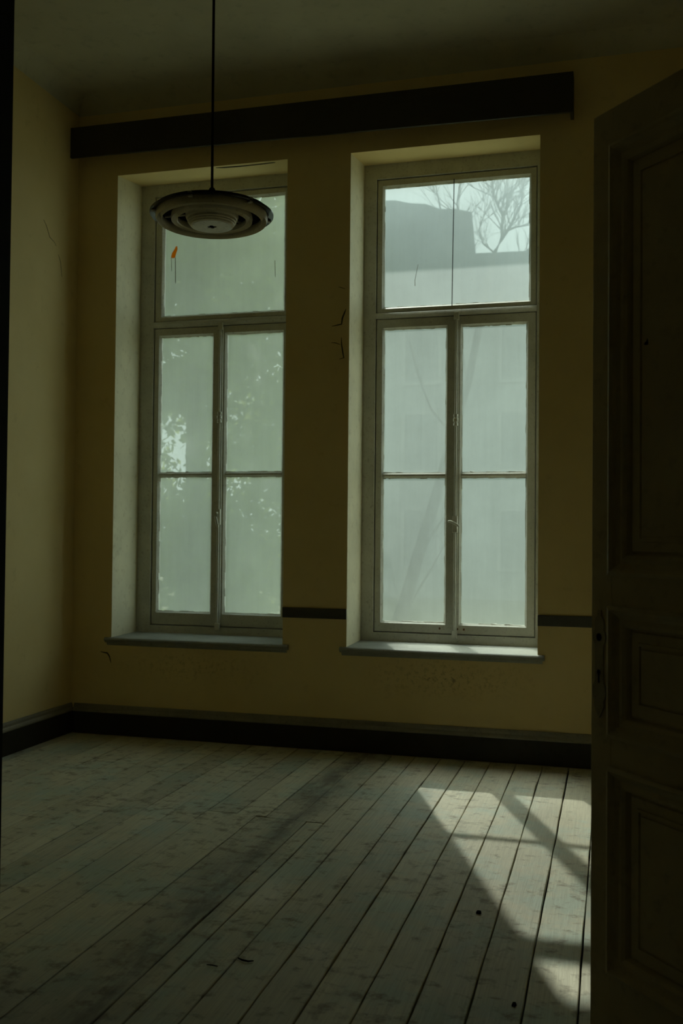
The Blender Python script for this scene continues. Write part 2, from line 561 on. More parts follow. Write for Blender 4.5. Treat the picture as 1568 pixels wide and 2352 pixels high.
DY0, DY1, DZ = -3.955, -2.985, 2.625      # doorway in the right wall
b = MB()
b.box(XR, XR + 0.22, DY1, 0.0, -0.4, 4.75)
b.box(XR, XR + 0.22, YE - 0.3, DY0, -0.4, 4.75)
b.box(XR, XR + 0.22, DY0, DY1, DZ, 4.75)
w_right = struct(b.build('wall_right', 'plaster'), 'ochre plaster wall holding the open doorway', 'wall')
b = MB()
for y0, y1 in ((DY0 - 0.09, DY0), (DY1, DY1 + 0.09)):
    b.box(XR - 0.018, XR - 0.0005, y0, y1, 0.004, DZ + 0.09)
b.box(XR - 0.018, XR - 0.0005, DY0, DY1, DZ, DZ + 0.09)
struct(b.build('trim_5', 'door'), 'painted architrave around the side doorway', 'trim')

b = MB(); b.box(XL, -1.877, YB - 0.25, YB, -0.4, 4.75)
w_back = struct(b.build('wall_back', 'plaster'), 'partition wall returning from the left wall', 'wall')
b = MB(); b.box(-1.877, -1.851, YB - 0.27, YB + 0.02, 0.002, ZC - 0.002)  # casing added to keep the lit end face black
b.box(-1.975, -1.877, YB, YB + 0.02, 0.002, ZC - 0.002)
b.box(-1.975, -1.877, YB - 0.27, YB - 0.25, 0.002, ZC - 0.002)
struct(b.build('trim_6', 'casing'), 'added timber casing coloured black as shade on the partition end', 'trim')
b = MB(); b.box(XL - 0.25, XR + 2.4, YE - 0.3, YE, -0.4, 4.75)
struct(b.build('wall_rear', 'plaster'), 'plaster wall closing the entrance passage', 'wall')
b = MB()
b.box(XR + 1.7, XR + 1.95, YE, 0.0, -0.4, 4.75)
struct(b.build('wall_corridor', 'plaster'), 'plaster wall of the corridor beyond the doorway', 'wall')
b = MB(); b.box(XL - 0.25, XR + 1.95, YE - 0.3, 0.0, ZC, ZC + 0.3)
struct(b.build('ceiling', 'ceiling'), 'plain dim cream painted ceiling', 'ceiling')

# coved cornices
def cove(name, axis, label):
    r = 0.11
    arc = [(r - r * math.sin(a), r - r * math.cos(a)) for a in [math.pi / 2 * k / 6 for k in range(7)]]   # distance from wall, from ceiling
    b = MB()
    prof = [(0.0, 0.0)] + [(d, h) for d, h in arc]
    if axis == 'x':
        pr = [(-d - 0.0005, ZC - h - 0.0005) for d, h in prof]
        b.sweep_x(pr, XL + 0.001, XR - 0.001)
    else:
        n = len(prof)
        a = [b.vert((XL + d + 0.0005, -0.001, ZC - h - 0.0005)) for d, h in prof]
        c = [b.vert((XL + d + 0.0005, YB + 0.001, ZC - h - 0.0005)) for d, h in prof]
        b.face(a); b.face(c[::-1])
        for k in range(n):
            j = (k + 1) % n
            b.face((a[k], a[j], c[j], c[k]))
    return struct(b.build(name, 'ceiling', smooth=True), label, 'trim')
cove('trim_1', 'x', 'rounded plaster cove between ceiling and window wall')
cove('trim_2', 'y', 'rounded plaster cove between ceiling and left wall')

# dark dado rail pieces
b = MB(); b.box(-2.0766, -1.6445, -0.012, -0.0005, 0.842, 0.908)
struct(b.build('trim_3', 'band', bevel=0.002), 'dark grey rail on the pier between the windows', 'trim')
b = MB(); b.box(-0.4394, XR - 0.002, -0.012, -0.0005, 0.842, 0.908)
struct(b.build('trim_4', 'band', bevel=0.002), 'dark grey rail between right window and door', 'trim')

# skirtings
def skirting(name, pts, label):
    (xa, ya), (xb, yb) = pts
    along_x = abs(xb - xa) > abs(yb - ya)
    def prof_obj(nm, prof, mat, parent=None, cuts=()):
        b = MB()
        if along_x:
            segs = [xa, *cuts, xb]
            for s0, s1 in zip(segs, segs[1:]):
                b.sweep_x([(ya - d, z) for d, z in prof], s0 + (0.0012 if s0 != xa else 0), s1 - (0.0012 if s1 != xb else 0))
        else:
            sgn = 1 if xa < -1 else -1
            n = len(prof)
            a = [b.vert((xa + sgn * d, ya, z)) for d, z in prof]
            c = [b.vert((xa + sgn * d, yb, z)) for d, z in prof]
            b.face(a); b.face(c[::-1])
            for k in range(n):
                j = (k + 1) % n
                b.face((a[k], a[j], c[j], c[k]))
        return b.build(nm, mat, parent)
    o = prof_obj(name, [(0.0005, 0.001), (0.020, 0.001), (0.020, 0.149), (0.0005, 0.149)], 'base')
    prof_obj('skirting_cap', [(0.0005, 0.1495), (0.026, 0.1495), (0.028, 0.158), (0.024, 0.168), (0.016, 0.176), (0.014, 0.190), (0.009, 0.203), (0.0005, 0.203)], 'cap', o, (-2.715,) if along_x else ())
    return struct(o, label, 'skirting')
skirting('baseboard_front', ((XL + 0.03, 0.0), (XR - 0.001, 0.0)), 'black skirting board with grey cap below the windows')
skirting('baseboard_left', ((XL, -0.002), (XL, YB + 0.001)), 'black skirting board with grey cap along the left wall')
skirting('baseboard_right', ((XR, -0.031), (XR, DY1 + 0.091)), 'black skirting board along the doorway wall')

# ------------------------------------------------------------------ floor of single boards
b = MB(); b.box(XL - 0.25, XR + 1.95, YE - 0.3, 0.0, -0.3, -0.024)
floor = struct(b.build('floor', 'subfloor'), 'worn painted floorboards running towards the windows', 'floor')

def plank(x0, x1, y0, y1, gap=0.004, seed=0):
    rnd = random.Random(seed)
    b = MB()
    n = max(3, int(abs(y1 - y0) / 0.16))
    top, th = -rnd.uniform(0.0, 0.0018), 0.023
    tilt = rnd.uniform(-0.0008, 0.0008)
    wl = [rnd.uniform(0.3, 1.2) for _ in range(n + 1)]
    wr = [rnd.uniform(0.3, 1.2) for _ in range(n + 1)]
    if rnd.random() < 0.5:                       # a place where the edge has splintered
        k = rnd.randrange(n)
        wr[k] += 1.6
    rows = []
    e = 0.0022
    for i in range(n + 1):
        y = y0 + (y1 - y0) * i / n
        a, c = x0 + gap * 0.5 * wl[i], x1 - gap * 0.5 * wr[i]
        rows.append([b.vert(p) for p in ((a, y, top - th), (a, y, top + tilt - e), (a + e, y, top + tilt), (c - e, y, top - tilt), (c, y, top - tilt - e), (c, y, top - th))])
    for r0, r1 in zip(rows, rows[1:]):
        for k in range(6):
            j = (k + 1) % 6
            b.face((r0[k], r0[j], r1[j], r1[k]))
    b.face(rows[0]); b.face(rows[-1][::-1])
    return b.build('floorboard', 'boards', floor)

edges = [XL + 0.001]
x = -2.59
left = []
while x > XL + 0.06:
    left.append(x); x -= 0.1575
edges += left[::-1]
edges += [-2.432, -2.270, -2.112, -1.956]
right_edges = [-1.335, -1.185, -1.025, -0.873, -0.718, -0.562, -0.404, -0.250, -0.093, 0.062, 0.218, 0.374, 0.529, 0.685, 0.84, 0.99, 1.14, 1.29, 1.44, 1.59, 1.74, 1.89, 2.04, 2.19, 2.29]
sd = 0
gaps = {-1.025: 0.007, -0.873: 0.009, -0.718: 0.005, -0.250: 0.008, -0.093: 0.010, -0.404: 0.006}
for col in (edges, right_edges):
    for a, c in zip(col, col[1:]):
        sd += 1
        joint = random.Random(sd * 3).choice([-5.2, -6.4, -4.9])
        g = max(gaps.get(a, 0.0065), gaps.get(c, 0.0065)) if random.Random(sd).random() < 0.7 else 0.0055
        yb = -0.021 if XL < a < XR else -0.021
        plank(a, c, joint + 0.001, yb, g, sd)
        plank(a, c, YE, joint - 0.001, g, sd + 500)
# the repaired patch: four boards by the wall, wider boards in front of the cross joint
far = [-1.956, -1.797, -1.640, -1.483, -1.335]
YJ = -1.50
for k, (a, c) in enumerate(zip(far, far[1:])):
    j0 = -1.495 - 0.012 * k
    plank(a, c, j0 + 0.004, -0.021, 0.0065, 900 + k)
near = [-1.956, -1.688, -1.422, -1.335]
for k, (a, c) in enumerate(zip(near, near[1:])):
    plank(a, c, -5.6, -1.500 - 0.018 * k - 0.0035, 0.007, 950 + k)
    plank(a, c, YE, -5.603, 0.005, 970 + k)

# ------------------------------------------------------------------ windows
def pane(parent, x0, x1, z0, z1, mat, yg=0.402):
    b = MB()
    th = 0.004
    b.box(x0, x1, yg, yg + th, z0, z1, 1)
    # inner (room side) face carries the dust
    for k, f in enumerate(b.f):
        if all(abs(b.v[i][1] - yg) < 1e-7 for i in f):
            b.mi[k] = 0
    return b.build('pane', [mat, 'clear'], parent)

def sash_ring(name, parent, ox, iz, yf=0.374, yb=0.418):
    (x0, x1, z0, z1) = ox
    (a0, a1, c0, c1) = iz
    e = 0.003
    s = 0.010
    b = MB()
    b.rects([(x0, x1, z0, z1, yb), (x0, x1, z0, z1, yf + e), (x0 + e, x1 - e, z0 + e, z1 - e, yf),
             (a0 - s, a1 + s, c0 - s, c1 + s, yf), (a0 - s * 0.6, a1 + s * 0.6, c0 - s * 0.6, c1 + s * 0.6, yf + 0.006), (a0, a1, c0, c1, yf + 0.013),
             (a0, a1, c0, c1, yb)], close=True)
    return b.build(name, 'frame', parent, smooth=False)

def putty_bits(parent, x0, x1, z0, z1, seed):
    """ragged old putty along the glass edges, one mesh"""
    rnd = random.Random(seed)
    b = MB()
    y0, y1 = 0.3945, 0.4015
    for (zz, sgn) in ((z0, 1), (z1, -1)):
        x = x0
        while x < x1 - 0.01:
            w = rnd.uniform(0.012, 0.05)
            h = rnd.uniform(0.0015, 0.007)
            xe = min(x1, x + w)
            b.hexa([(x, y0, zz), (xe, y0, zz), (xe, y1, zz), (x, y1, zz),
                    (x, y0, zz + sgn * h), (xe, y0, zz + sgn * h * rnd.uniform(0.5, 1)), (xe, y1, zz + sgn * h), (x, y1, zz + sgn * h)])
            x = xe
    for (xx, sgn) in ((x0, 1), (x1, -1)):
        z = z0
        while z < z1 - 0.01:
            w = rnd.uniform(0.02, 0.08)
            h = rnd.uniform(0.001, 0.005)
            ze = min(z1, z + w)
            b.hexa([(xx, y0, z), (xx + sgn * h, y0, z), (xx + sgn * h, y1, z), (xx, y1, z),
                    (xx, y0, ze), (xx + sgn * h * 0.7, y0, ze), (xx + sgn * h, y1, ze), (xx, y1, ze)])
            z = ze
    return b.build('putty', 'frame', parent)

def make_window(idx, W):
    o = empty('window_%d' % idx, ((W['x0'] + W['x1']) / 2, YF, ZS))
    loc = o.location.copy()
    x0, x1 = W['x0'], W['x1']
    jl, jr = W['jl'], W['jr']                     # sash outer edges
    zb, zt = W['zb'], W['zt']                     # sash bottom, transom sash top
    tb0, tb1 = W['tb']                            # transom bar
    def fin(ob):
        if ob.parent is o:
            ob.matrix_parent_inverse = Matrix.Translation(-loc)
        return ob
    # fixed frame
    b = MB()
    yf, yb = 0.362, 0.43
    b.rects([(x0 + 0.001, x1 - 0.001, ZS + 0.004, ZH2 - 0.001, yb), (x0 + 0.001, x1 - 0.001, ZS + 0.004, ZH2 - 0.001, yf),
             (jl - 0.007, jr + 0.007, zb - 0.008, zt + 0.007, yf), (jl - 0.005, jr + 0.005, zb - 0.006, zt + 0.005, yf + 0.006),
             (jl - 0.005, jr + 0.005, zb - 0.006, zt + 0.005, 0.4195), (jl + 0.014, jr - 0.014, zb + 0.014, zt - 0.014, 0.4195),
             (jl + 0.014, jr - 0.014, zb + 0.014, zt - 0.014, yb)], close=True)
    fin(b.build('frame', 'frame', o))
    b = MB()
    zm = (tb0 + tb1) / 2
    b.sweep_x([(yb, tb0 - 0.012), (0.4195, tb0 - 0.012), (0.4195, tb0 + 0.004), (0.372, tb0 + 0.004), (0.366, tb0 + 0.010), (0.352, zm), (0.358, tb1 - 0.012), (0.366, tb1 - 0.004), (0.4195, tb1 - 0.004), (0.4195, tb1 + 0.012), (yb, tb1 + 0.012)], jl - 0.005, jr + 0.005)
    fin(b.build('transom_bar', 'frame', o))
    # transom sash
    ts = fin(sash_ring('transom_sash', o, (jl, jr, tb1, zt), W['tp']))
    p = W['tp']
    pane(ts, p[0] - 0.006, p[1] + 0.006, p[2] - 0.006, p[3] + 0.006, W['mt'])
    putty_bits(ts, *p, idx * 10)
    # casement sashes
    mid = W['mid']
    for k in (0, 1):
        px0, px1 = W['ps'][k]
        ox = (jl, mid - 0.001) if k == 0 else (mid + 0.001, jr)
        z0, z1, zm0, zm1 = W['pz']
        sh = fin(sash_ring('casement_sash', o, (ox[0], ox[1], zb, tb0), (px0, px1, z0, z1)))
        b = MB()
        b.sweep_x([(0.418, zm0), (0.392, zm0), (0.380, (zm0 * 2 + zm1) / 3), (0.380, (zm0 + zm1 * 2) / 3), (0.392, zm1), (0.418, zm1)], px0, px1)
        b.build('glazing_bar', 'frame', sh)
        for (c0, c1) in ((z0, zm0), (zm1, z1)):
            pane(sh, px0 - 0.006, px1 + 0.006, c0 - 0.006, c1 + 0.006, W['ml'])
            putty_bits(sh, px0, px1, c0, c1, idx * 10 + k * 4 + int(c0 * 3))
    # cover strip over the meeting stiles
    b = MB()
    cx = W['rod']
    b.sweep_x([(0.3735, zb + 0.01), (0.362, zb + 0.014), (0.358, zb + 0.03), (0.358, tb0 - 0.03), (0.362, tb0 - 0.014), (0.3735, tb0 - 0.01)], cx - 0.030, cx + 0.014)
    fin(b.build('cover_strip', 'frame', o))
    # espagnolette bolt
    b = MB()
    b.tube([(cx, 0.347, zb - 0.022), (cx, 0.347, tb0 + 0.004)], 0.0075, 10)
    rod = fin(b.build('espagnolette_rod', 'frame', o, smooth=True))
    for gz in W['guides']:
        b = MB()
        b.lathe([(0.0076, -0.040), (0.015, -0.038), (0.0155, -0.026), (0.012, -0.020), (0.012, -0.012), (0.018, -0.009), (0.018, 0.009), (0.012, 0.012), (0.012, 0.020), (0.0155, 0.026), (0.015, 0.038), (0.0076, 0.040)], 14, (cx, 0.347, gz), close=True)
        b.build('rod_guide', 'frame', rod, smooth=True)
    for gz in (zb - 0.005, tb0 - 0.01):
        b = MB()
        b.box(cx - 0.018, cx + 0.018, 0.338, 0.3575, gz - 0.022, gz + 0.03)
        b.build('bolt_keeper', 'frame', rod, bevel=0.004)
    hz = W['hz']
    b = MB()
    b.box(cx - 0.017, cx + 0.017, 0.336, 0.3575, hz - 0.055, hz + 0.055)
    b.build('handle_case', 'frame', rod, bevel=0.005)
    b = MB()
    if W['lever'] == 'tilted':
        b.tube([(cx - 0.042, 0.318, hz + 0.016), (cx - 0.028, 0.312, hz + 0.019), (cx - 0.004, 0.310, hz + 0.010), (cx + 0.016, 0.312, hz - 0.002), (cx + 0.030, 0.318, hz - 0.013)], [0.007, 0.009, 0.008, 0.009, 0.006], 10)
        b.tube([(cx, 0.338, hz + 0.008), (cx, 0.310, hz + 0.008)], 0.008, 10)
    else:
        b.tube([(cx, 0.338, hz + 0.03), (cx - 0.002, 0.315, hz + 0.028), (cx - 0.004, 0.310, hz), (cx + 0.006, 0.312, hz - 0.045), (cx + 0.010, 0.320, hz - 0.075)], [0.007, 0.008, 0.008, 0.009, 0.006], 10)
    b.build('handle', 'frame', rod, smooth=True)
    # sill
    b = MB()
    zs = ZS
    prof = [(YF + 0.02, zs - 0.034), (YF + 0.02, zs + 0.006), (0.02, zs), (-0.016, zs - 0.001), (-0.026, zs - 0.006), (-0.030, zs - 0.014), (-0.026, zs - 0.022), (-0.018, zs - 0.026), (-0.016, zs - 0.034)]
    b.sweep_x(prof, x0 + 0.0005, x1 - 0.0005)
    for xa, xb in ((x0 - 0.042, x0 + 0.0005), (x1 - 0.0005, x1 + 0.042)):
        pr = [(-0.0005, zs - 0.034), (-0.0005, zs)] + prof[3:]
        b.sweep_x(pr, xa, xb)
    sill = fin(b.build('window_sill', 'sill', o, smooth=True))
    b = MB()
    b.sweep_x([(-0.0005, zs - 0.0345), (-0.013, zs - 0.0345), (-0.012, zs - 0.040), (-0.006, zs - 0.050), (-0.0005, zs - 0.054)], x0 - 0.030, x1 + 0.030)
    b.build('sill_moulding', 'sill', sill)
    # outer ledge
    b = MB()
    b.hexa([(x0, 0.44, zs - 0.03), (x1, 0.44, zs - 0.03), (x1, WT + 0.05, zs - 0.03), (x0, WT + 0.05, zs - 0.03),
            (x0, 0.44, zs + 0.02), (x1, 0.44, zs + 0.02), (x1, WT + 0.05, zs), (x0, WT + 0.05, zs)])
    fin(b.build('outer_ledge', 'render_wall', o))
    return o

WIN[0].update(jl=-3.205, jr=-2.180, zb=0.728, zt=3.815, tb=(2.859, 2.912), tp=(-3.145, -2.226, 2.952, 3.769), mid=-2.703,
              ps=((-3.160, -2.757), (-2.648, -2.229)), pz=(0.822, 2.800, 1.787, 1.820), rod=-2.683, guides=(2.205,), hz=1.50, lever='hanging', mt='pane_l', ml='pane_l')
WIN[1].update(jl=-1.553, jr=-0.487, zb=0.735, zt=3.800, tb=(2.847, 2.894), tp=(-1.508, -0.533, 2.929, 3.750), mid=-1.025,
              ps=((-1.502, -1.078), (-0.970, -0.548)), pz=(0.803, 2.779, 1.770, 1.805), rod=-1.004, guides=(2.150,), hz=1.460, lever='tilted', mt='pane_r_top', ml='pane_r_low')
win1 = struct(make_window(1, WIN[0]), 'tall casement window behind the hanging lamp', 'window')
win2 = struct(make_window(2, WIN[1]), 'tall sunlit casement window near the open door', 'window')

def kids(o, nm):
    return [c for c in o.children if c.name.split('.')[0] == nm]
# thin wire across the clear transom
ts2 = kids(win2, 'transom_sash')[0]
b = MB()
b.tube([(-1.029, 0.368, 3.765), (-1.033, 0.366, 3.4), (-1.038, 0.368, 2.915)], 0.0030, 6)
b.build('opening_wire', 'cord', ts2)
b = MB()
b.tube([(-1.275, 0.399, 3.215), (-1.288, 0.398, 3.15), (-1.296, 0.398, 3.11), (-1.295, 0.399, 3.07)], [0.001, 0.0016, 0.0018, 0.002], 5)
b.build('glass_scratch', 'drip', ts2)
for cs, sx_, sz_ in ((kids(win2, 'casement_sash')[0], -1.106, 0.768), (kids(win2, 'casement_sash')[1], -0.945, 0.766), (kids(win2, 'casement_sash')[1], -0.988, 0.768)):
    b = MB()
    b.prism([(sx_ + 0.0065 * math.cos(k * math.pi / 5), sz_ + 0.008 * math.sin(k * math.pi / 5)) for k in range(10)], 0.3722, 0.3745)
    b.build('rusty_screw', 'rust', cs)
# orange smear with drips on the shaded transom glass
ts1 = kids(win1, 'transom_sash')[0]
b = MB()
b.prism([(-3.098, 3.383), (-3.085, 3.377), (-3.066, 3.380), (-3.060, 3.405), (-3.048, 3.440), (-3.050, 3.464), (-3.062, 3.460), (-3.072, 3.440), (-3.090, 3.415)], 0.3995, 0.4018)
sm = b.build('rust_smear', 'smear', ts1)
sm['label'] = 'orange rust smear on the glass'
for px, z0, z1, w in ((-3.064, 3.200, 3.380, 0.0045), (-3.096, 3.290, 3.385, 0.003), (-2.30, 3.20, 3.31, 0.003)):
    b = MB()
    b.prism([(px - w / 2, z1), (px + w / 2, z1), (px + w / 2 + 0.004, z0), (px + 0.004, z0 - 0.01), (px - w / 2 + 0.004, z0)], 0.3995, 0.4018)
    b.build('drip', 'drip', ts1)

# ------------------------------------------------------------------ curtain pelmet over the windows
pel = empty('curtain_pelmet', (-1.93, 0, 3.95))
def pfin(ob):
    ob.matrix_parent_inverse = Matrix.Translation(-pel.location)
    return ob
x0, x1 = XL + 0.001, -0.238
b = MB()
b.hexa([(x0, -0.120, 3.966), (x1, -0.120, 3.930), (x1, -0.100, 3.930), (x0, -0.100, 3.966), (x0, -0.120, 4.175), (x1, -0.120, 4.175), (x1, -0.100, 4.175), (x0, -0.100, 4.175)])
pfin(b.build('front_board', 'dark_wood', pel, bevel=0.002))
b = MB(); b.box(x0, x1 - 0.0205, -0.0995, -0.0005, 4.155, 4.175)
pfin(b.build('top_board', 'dark_wood', pel))
b = MB(); b.box(x1 - 0.020, x1, -0.0995, -0.0005, 3.930, 4.175)
pfin(b.build('end_board', 'dark_wood', pel))
tag(pel, 'long dark wooden curtain pelmet mounted above both windows', 'pelmet')

# ------------------------------------------------------------------ open door
DD = Vector((0.656, -0.755, 0)).normalized()
S = Vector((-0.034, -3.228, 0))
LATCH = S - DD * 0.036
door = empty('door_1')
door.matrix_world = Matrix.Translation((LATCH.x, LATCH.y, 0.008)) @ Matrix(((DD.x, -DD.y, 0), (DD.y, DD.x, 0), (0, 0, 1))).to_4x4()
DW, DH, DT = 0.945, 2.590, 0.045
zo = -0.008
panels = [(0.083, 1.293 + zo, 2.487 + zo), (0.083, 0.846 + zo, 1.198 + zo), (0.083, 0.190, 0.754 + zo)]
SX0, SX1 = 0.083, DW - 0.083
def dbox(nm, *a):
    b = MB(); b.box(*a)
    return b.build(nm, 'door', door, bevel=0.002)
dbox('stile', 0, SX0, 0, DT, 0, DH)
dbox('stile', SX1, DW, 0, DT, 0, DH)
zr = [(panels[0][2], DH), (panels[1][2], panels[0][1]), (panels[2][2], panels[1][1]), (0, panels[2][1])]
for a, c in zr:
    dbox('rail', SX0 + 0.0005, SX1 - 0.0005, 0, DT, a, c)
for (px, z0, z1) in panels:
    e = 0.0006
    # bolection moulding around the panel
    prof = [(0.000, 0.0005), (0.000, -0.012), (0.010, -0.016), (0.018, -0.010), (0.024, -0.002), (0.034, 0.004), (0.046, 0.002), (0.056, 0.008), (0.063, 0.029)]
    b = MB()
    rs = [(SX0 + e - 0.006 + i, SX1 - e + 0.006 - i, z0 + e - 0.006 + i, z1 - e + 0.006 - i, y) for i, y in prof]
    b.rects(rs)
    last = rs[-1]
    mo = b.build('panel_moulding', 'door', door)
    b = MB()
    i0 = 0.090 - 0.006
    rr = [(SX0 + i, SX1 - i, z0 + i, z1 - i, y) for i, y in ((0.002, DT - 0.006), (0.002, 0.024), (0.060, 0.024), (0.063, 0.017), (0.088, 0.017), (0.089, 0.011), (0.097, 0.011), (0.098, 0.017), (0.105, 0.017), (0.106, 0.011))]
    if z1 - z0 > 0.25:
        b.rects(rr, cap_last=True)
        a = rr[0]
        b.quad((a[0], a[4], a[2]), (a[1], a[4], a[2]), (a[1], a[4], a[3]), (a[0], a[4], a[3]))
    b.build('panel', 'door', door)
# lock plate: the long ornate escutcheon, knob missing
sx = 0.036
def plate_poly():
    half = [(0.000, 1.190), (0.006, 1.188), (0.008, 1.180), (0.006, 1.172), (0.012, 1.168), (0.018, 1.160), (0.020, 1.145), (0.017, 1.134), (0.024, 1.124), (0.027, 1.112), (0.024, 1.100), (0.018, 1.092),
            (0.017, 1.060), (0.017, 1.000), (0.019, 0.985), (0.026, 0.975), (0.028, 0.960), (0.026, 0.945), (0.020, 0.934), (0.021, 0.920), (0.015, 0.908), (0.009, 0.898), (0.004, 0.890), (0.000, 0.886)]
    return [(sx + a, z - 0.008) for a, z in half] + [(sx - a, z - 0.008) for a, z in half[-2:0:-1]]
b = MB(); b.prism(plate_poly(), -0.0035, -0.0003)
esc = b.build('lock_plate', 'iron', door)
esc['label'] = 'ornate dull metal lock plate without a knob'
b = MB()
b.prism([(sx + 0.011 * math.cos(k * math.pi / 8), 1.104 + 0.011 * math.sin(k * math.pi / 8)) for k in range(16)], -0.0042, -0.0037)
b.build('spindle_hole', 'hole', esc)  # flat black disc painted as the shade inside the spindle hole
b = MB()
b.prism([(sx + x, 0.998 + z) for x, z in ((0.003, -0.022), (0.0035, 0.0), (0.007, 0.006), (0.006, 0.013), (0, 0.016), (-0.006, 0.013), (-0.007, 0.006), (-0.0035, 0.0), (-0.003, -0.022))], -0.0042, -0.0037)
b.build('keyhole', 'hole', esc)  # flat black shape in place of the keyhole's shaded interior
for z in (1.168, 0.892):
    b = MB(); b.lathe([(0.0, -0.0025), (0.003, -0.002), (0.0036, 0.0)], 10)
    sc = b.build('screw', 'hole', esc)
    sc.matrix_local = Matrix.Translation((sx, -0.004, z)) @ Matrix.Rotation(math.radians(90), 4, 'X')
for z in (0.3, 1.3, 2.3):
    b = MB()
    b.tube([(DW + 0.006, -0.004, z - 0.06), (DW + 0.006, -0.004, z + 0.06)], 0.008, 10)
    b.build('hinge', 'iron', door)
b = MB(); b.prism([(0.196, 1.905), (0.200, 1.910), (0.205, 1.911), (0.208, 1.919), (0.211, 1.909), (0.210, 1.902), (0.202, 1.902)], 0.0098, 0.012)
b.build('paint_chip', 'hole', door)
struct(door, 'panelled olive brown door standing ajar with bare lock plate', 'door')

# ------------------------------------------------------------------ pendant lamp
lamp = empty('pendant_lamp', (-1.440, -2.730, 2.571))
lamp.rotation_euler = (math.radians(-1.2), math.radians(-0.8), math.radians(12))
def ring(name, prof, mat, seg=72):
    b = MB(); b.lathe(prof, seg, close=True)
    return b.build(name, mat, lamp, smooth=True)
# outer enamelled channel ring, open below
ring('outer_ring', [(0.202, -0.022), (0.206, -0.014), (0.207, 0.000), (0.203, 0.010), (0.194, 0.012), (0.186, 0.006), (0.182, -0.004), (0.181, -0.016), (0.184, -0.022),
                    (0.186, -0.016), (0.188, -0.004), (0.193, 0.003), (0.198, -0.004), (0.1985, -0.016)], 'enamel')
ring('inner_ring', [(0.149, -0.020), (0.151, -0.010), (0.149, 0.002), (0.142, 0.010), (0.134, 0.006), (0.128, -0.006), (0.126, -0.018), (0.129, -0.022),
                    (0.132, -0.012), (0.138, -0.002), (0.143, -0.002), (0.145, -0.012)], 'enamel')
# pan above the rings, coloured black to paint shade into the gaps
ring('gap_shade_pan', [(0.212, 0.014), (0.210, 0.020), (0.120, 0.030), (0.060, 0.055), (0.030, 0.060), (0.012, 0.062), (0.012, 0.056), (0.056, 0.050), (0.116, 0.024), (0.180, 0.016), (0.205, 0.0145)], 'cord')
# smoked glass collar
gl = ring('glass_collar', [(0.2085, 0.004), (0.226, 0.000), (0.2285, 0.002), (0.2285, 0.006), (0.2085, 0.011)], 'plate_glass')
# three-stepped centre
b = MB()
b.lathe([(0.098, 0.020), (0.098, -0.004), (0.094, -0.014), (0.091, -0.016), (0.090, -0.024), (0.086, -0.026), (0.085, -0.031), (0.081, -0.033), (0.079, -0.038), (0.074, -0.040), (0.0708, -0.040), (0.0708, -0.035), (0.088, 0.0), (0.090, 0.020)], 64, close=True)
b.build('stepped_dome', 'enamel', lamp, smooth=True)
# bottom disc with a four-lobed hole
b = MB()
N = 96
outer, inner, outer2, inner2 = [], [], [], []
for k in range(N):
    a = 2 * math.pi * k / N
    ri = 0.0105 + 0.0065 * abs(math.cos(2 * a)) ** 0.8
    outer.append(b.vert((0.0705 * math.cos(a), 0.0705 * math.sin(a), -0.0405)))
    inner.append(b.vert((ri * math.cos(a), ri * math.sin(a), -0.0415)))
    outer2.append(b.vert((0.0705 * math.cos(a), 0.0705 * math.sin(a), -0.0385)))
    inner2.append(b.vert((ri * math.cos(a), ri * math.sin(a), -0.0385)))
for k in range(N):
    j = (k + 1) % N
    b.face((outer[k], outer[j], inner[j], inner[k]))
    b.face((inner[k], inner[j], inner2[j], inner2[k]))
    b.face((outer[j], outer[k], outer2[k], outer2[j]))
    b.face((outer2[j], outer2[k], inner2[k], inner2[j]))
disc = b.build('bottom_disc', 'enamel_pale', lamp)
disc['label'] = 'pale disc with a four-lobed hole'
b = MB(); b.lathe([(0.0, -0.035), (0.060, -0.034), (0.062, -0.031), (0.0, -0.029)], 32)
b.build('socket_plate', 'hole', disc)
for k in range(3):
    a = 2 * math.pi * k / 3 + 0.9
    b = MB()
    b.tube([(0.09 * math.cos(a), 0.09 * math.sin(a), 0.012), (0.185 * math.cos(a), 0.185 * math.sin(a), 0.010)], 0.004, 6)
    b.build('spoke', 'enamel', lamp)
for k in range(6):
    a = 2 * math.pi * k / 6 + 0.35
    b = MB(); b.box(0.200, 0.222, -0.007, 0.007, -0.004, 0.016)
    c = b.build('clip', 'chrome', lamp, bevel=0.002)
    c.rotation_euler = (0, 0, a)
b = MB(); b.lathe([(0.0, 0.058), (0.014, 0.060), (0.014, 0.095), (0.009, 0.105), (0.0, 0.108)], 20)
b.build('rod_coupling', 'cord', lamp, smooth=True)
top = Vector((-1.440 - 0.006, -2.730, ZC - 0.02))
rod_rel = lamp.matrix_world
b = MB()
bpy.context.view_layer.update()
inv = lamp.matrix_world.inverted()
p1 = inv @ top
b.tube([(0, 0, 0.10), tuple(p1)], 0.0050, 10)
b.build('hanging_rod', 'cord', lamp, smooth=True)
b = MB()
b.lathe([(0.0, -0.045), (0.012, -0.045), (0.040, -0.020), (0.052, 0.0), (0.055, 0.0185), (0.0, 0.0185)], 28, tuple(p1))
b.build('ceiling_rose', 'cord', lamp, smooth=True)
tag(lamp, 'round pendant lamp of cream enamel rings hanging on a long rod', 'lamp')

